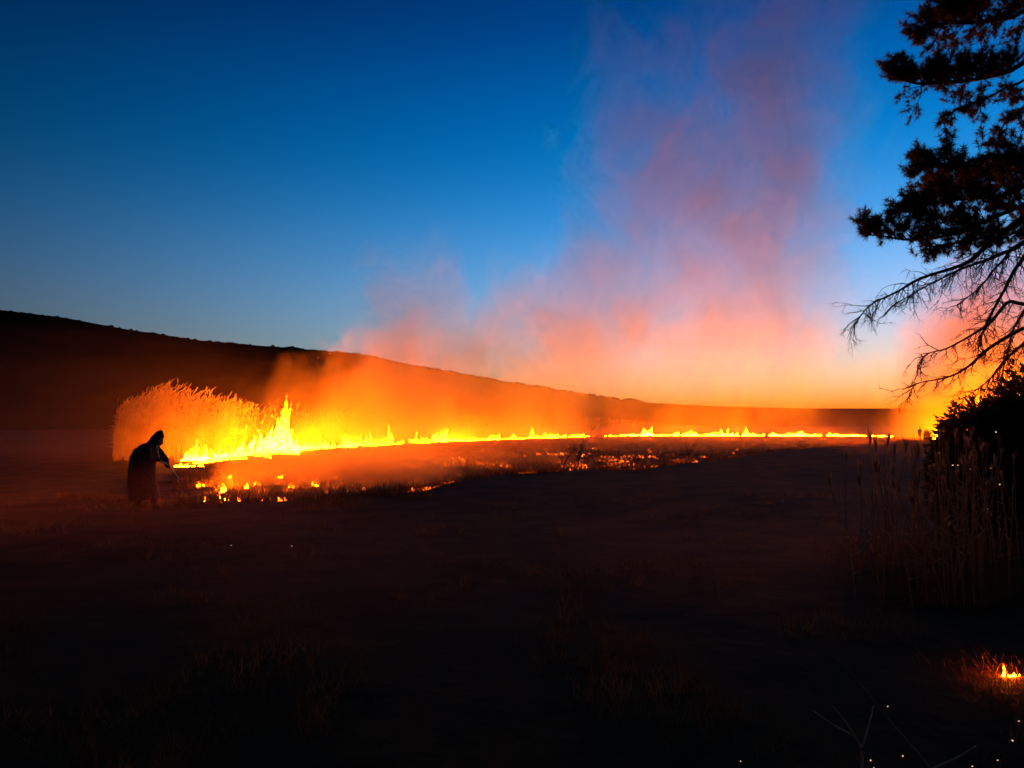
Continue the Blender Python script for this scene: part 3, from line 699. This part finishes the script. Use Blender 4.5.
def person_far(x, y):
    e = link('person', None, None, None, (x, y, G(x, y)))
    J = [((0, 0, .95), (.16, .12)), ((0, 0, 1.2), (.16, .12)), ((.02, 0, 1.42), (.17, .12)), ((.03, 0, 1.54), .06), ((.04, 0, 1.60), .055), ((.05, 0, 1.67), .09), ((.05, 0, 1.76), .07)]
    E_ = [(k, k + 1) for k in range(6)]
    for s in (-1, 1):
        p = 0
        for c_, r in [((.09 * s, 0, .86), .10), ((.11 * s, .02, .48), .07), ((.12 * s, 0, .08), .05), ((.13 * s, -.12, .04), .045)]: J.append((c_, r)); E_.append((p, len(J) - 1)); p = len(J) - 1
        p = 2
        for c_, r in [((.19 * s, 0, 1.40), .075), ((.26 * s, -.03, 1.12), .05), ((.24 * s, -.12, .88), .035), ((.24 * s, -.15, .79), .03)]: J.append((c_, r)); E_.append((p, len(J) - 1)); p = len(J) - 1
    skin_body('body', J, E_, M['cloth'], e, 0, 1); return e
D = 97; set_tag(person_far(X(919, D), D), 'far dark standing figure at the end of the fire line', 'person')

# ------------------------------------------------------------------ fallen sticks in the foreground
def stick(name, label, pix, D0, D1, r, mat, group=None, forks=()):
    pts = pl(D0, D1, *pix); O = pts[0].copy(); e = link(name, None, None, None, O); set_tag(e, label, 'branch', group)
    sp = smooth_path(pts, 5); b = MB(); b.tube([p - O for p in sp], [r * (1 - .6 * k / (len(sp) - 1)) for k in range(len(sp))], 6); link('stem', b.mesh('stem', True), mat, e)
    for fp in forks:
        q = smooth_path(pl(D0, D1, *fp), 5); b = MB(); b.tube([p - O for p in q], [r * .7 * (1 - .6 * k / (len(q) - 1)) for k in range(len(q))], 5); link('side_twig', b.mesh('side_twig', True), mat, e)
stick('fallen_branch', 'long thin straight stick slanting up from the near ground', [(922, 762), (905, 741), (889, 723), (874, 704), (860, 686), (846, 670), (832, 654)], 3.75, 4.3, .006, M['stick'])
stick('fallen_branch', 'forked dead branch standing beside the long slanting stick', [(851, 775), (853, 742), (838, 715), (826, 700)], 3.8, 4.2, .008, M['stick'], None, [[(853, 742), (862, 715), (866, 700)], [(845, 728), (825, 717), (808, 705)]])
stick('fallen_branch', 'thin stick lying near the small separate fire', [(929, 717), (955, 711), (985, 702), (1004, 697)], 4.7, 5.2, .008, M['stick'])
stick('fallen_branch', 'crooked dead twig close before the slanting stick', [(905, 775), (922, 760), (945, 750), (965, 738)], 3.7, 4.1, .008, M['stick'])

# ------------------------------------------------------------------ small fire close by, embers, sparks, flakes of ash
D = CAMH * FPX / (673 - HY)
flame(X(1001, D), D, .13, .13, 'small separate fire burning on the dark near ground', None, 0, FH[0])
def gem(n=1): 
    b = bmesh.new(); bmesh.ops.create_icosphere(b, subdivisions=1, radius=1)
    for v in b.verts: v.co *= random.uniform(.7, 1.3)
    m = bpy.data.meshes.new('ember'); b.to_mesh(m); b.free(); return m
gems = [gem() for _ in range(3)]
gs = [g.copy() for g in gems]; ge = [g.copy() for g in gems]; ga = [g.copy() for g in gems]
for g in gs: g.materials.append(M['spark'])
for g in ge: g.materials.append(M['ember'])
for g in ga: g.materials.append(M['ash'])
def speck(name, px, py, D, wpx, meshes, label, cat, group, stretch=1.0):
    o = link(name, random.choice(meshes), None, None, P(px, py, D)); s = wpx / FPX * D * .33; s *= random.uniform(.7, 1.3); o.scale = (s * stretch, s, s * random.uniform(.5, 1)); o.rotation_euler = (random.random() * 3, random.uniform(-.5, .5), random.random() * 3)
    return set_tag(o, label, cat, group)
for px, py, s in [(938, 453, 1.6), (951, 465, 1.8), (956, 465, 1.6), (968, 469, 1.4), (989, 468, 1.8), (989, 483, 2.4), (997, 484, 1.8), (984, 508, 1.6), (995, 432, 1.8)]:
    speck('spark', px, py, random.uniform(7.5, 9.5), s, gs, 'tiny pale spark drifting before the dark shrub', 'spark', 'sparks before the shrub', 1.6)
for px, py, s in [(880, 707, 2), (893.5, 753, 2), (862, 757, 2.6), (865, 764, 2.6), (1008, 718, 2.4), (1001, 737, 2), (986, 756, 2.4), (961, 762, 2.4), (958.6, 747, 1.6), (735, 757, 1.4)]:
    D = CAMH * FPX / (py - HY); x = X(px, D)
    o = speck('ember', px, py, D, s, gs, 'tiny pale ember on the near ground among the sticks', 'ember', 'embers among the sticks', 1.7); o.location.z = G(x, D) + .006
for px, py in [(234, 544), (294, 545)]:
    D = CAMH * FPX / (py - HY); o = speck('ember', px, py, D, 1.8, gs, 'tiny lone ember on the dark ground before the low smoke', 'ember', 'lone embers'); o.location.z = G(o.location.x, D) + .01
for k in range(22):
    px = random.uniform(196, 275); py = random.uniform(497, 508); D = 2.15 * FPX / (py - HY + 2)
    speck('ember', px, py, D, random.uniform(1, 2), ge, 'glowing ember on the near edge of the low smoke', 'ember', 'embers at the smoke edge')
for k in range(16):
    px = random.uniform(303, 335); py = random.uniform(352, 382); speck('spark', px, py, 60, random.uniform(.9, 1.6), ge, 'orange spark rising over the burning reeds', 'spark', 'sparks above the reeds', 1.5)
for px, py in [(195, 415), (228, 421), (262, 412), (321, 461), (255, 404), (247, 424), (215, 470), (268, 463), (283, 385), (300, 405)]:
    speck('spark', px, py, interp(py, [(380, 52), (430, 50), (470, 38)]), 1.6, ge, 'bright spark flying beside the tall flame', 'spark', 'sparks near the tall flame', 1.4)
for px, py in [(465, 424), (472, 419), (478, 429), (481, 424), (487, 424.5), (459, 426), (529, 428), (555, 422.5), (560, 431), (565, 428), (542, 426), (577, 424)]:
    speck('ash_flake', px, py, 85, random.uniform(1, 2.2), ga, 'black flake of ash blown up above the fire line', 'ash flake', 'ash flakes above the fire line', 1.5)

# ------------------------------------------------------------------ smoke
a = math.atan2(137 - 52, 20 + 18)
smoke('smoke', 'low orange lit smoke rolling behind the reed fire', 4.5 - 9, 98 + 9, -.5, (124, 32, 16), a, .9, dens=.055, nscale=.13, lo=.2, gain=2.8, edge=.6, zfall=.7, seed=1, v0=.25, detail=4)
smoke('smoke', 'low smoke bank along the far fire line', 41, 154, -.5, (96, 28, 15), 0, .9, dens=.036, nscale=.12, lo=.16, gain=2.2, edge=.55, zfall=.7, flat=1.5, seed=2, v0=.25, detail=3)
smoke('smoke', 'tall pink smoke column rising over the fire line', 32, 154, -.4, (86, 50, 106), 0, .9, dens=.064, base=20, nscale=.055, lo=.22, gain=1.9, edge=.56, zfall=.28, lean=(.42, 0), flat=1.4, taper=.1, seed=3, v0=.3, color=(.98, .96, .94), detail=4, swirl=1.4, zstretch=.85)
smoke('smoke', 'pale smoke puff over the slope left of the column', -6, 118, -.4, (60, 38, 32), .3, .9, dens=.1, base=12, nscale=.085, lo=.22, gain=2.0, edge=.55, zfall=.45, lean=(.15, 0), flat=1.6, seed=4, color=(.98, .96, .94), detail=4, swirl=1.2, zstretch=.9)
smoke('smoke', 'thick orange smoke rising behind the dark shrub', 71, 104, -.5, (42, 36, 30), 0, .9, dens=.15, nscale=.1, lo=.16, gain=2.4, edge=.55, zfall=.4, lean=(.3, 0), flat=1.8, seed=5, detail=4, color=(.95, .66, .38))
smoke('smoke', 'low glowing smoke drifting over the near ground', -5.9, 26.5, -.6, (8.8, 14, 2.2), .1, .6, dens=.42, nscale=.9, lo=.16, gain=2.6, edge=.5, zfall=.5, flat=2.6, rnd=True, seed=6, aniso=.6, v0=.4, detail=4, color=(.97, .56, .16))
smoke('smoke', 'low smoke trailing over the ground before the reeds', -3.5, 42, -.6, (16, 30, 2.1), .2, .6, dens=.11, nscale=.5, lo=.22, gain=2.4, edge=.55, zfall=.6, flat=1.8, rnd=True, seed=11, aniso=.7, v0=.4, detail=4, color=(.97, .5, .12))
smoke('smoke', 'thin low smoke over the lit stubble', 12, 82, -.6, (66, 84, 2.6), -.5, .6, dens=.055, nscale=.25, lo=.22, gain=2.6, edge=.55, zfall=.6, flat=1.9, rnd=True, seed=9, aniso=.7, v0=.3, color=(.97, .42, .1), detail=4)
smoke('smoke', 'billowing smoke over the tall flame and reeds', -14, 69, 0, (24, 20, 16), .2, .9, dens=.11, nscale=.2, lo=.3, gain=3.2, edge=.6, zfall=.5, lean=(.35, 0), flat=1.6, seed=7, detail=4)
smoke('smoke', 'thin dark red smoke haze beyond the stooped person', -36, 44, -.5, (44, 38, 7), 0, 1.2, dens=.008, nscale=.06, lo=.1, gain=2, edge=.4, zfall=.8, seed=8, color=(.8, .5, .35), detail=1)
smoke('smoke', 'thin low smoke added as a glare veil over the legs of the stooped person', -11, 12.6, -.4, (18, 6, 1.7), .1, 1.2, dens=.04, nscale=.35, lo=.1, gain=1.6, edge=.45, zfall=.5, flat=1.6, rnd=True, seed=12, aniso=.6, color=(.95, .45, .25), detail=2)  # added so a dim red glare covers the figure's legs
smoke('smoke', 'faint low smoke added as a red veil over the dark near meadow', -2.5, 9.3, -.4, (17, 9, 1.5), 0, 1.5, dens=.018, nscale=.3, lo=.12, gain=1.6, edge=.45, zfall=.5, flat=1.4, rnd=True, seed=14, aniso=.6, color=(.95, .45, .25), detail=2)  # added to lift the black foreground with a faint red glare
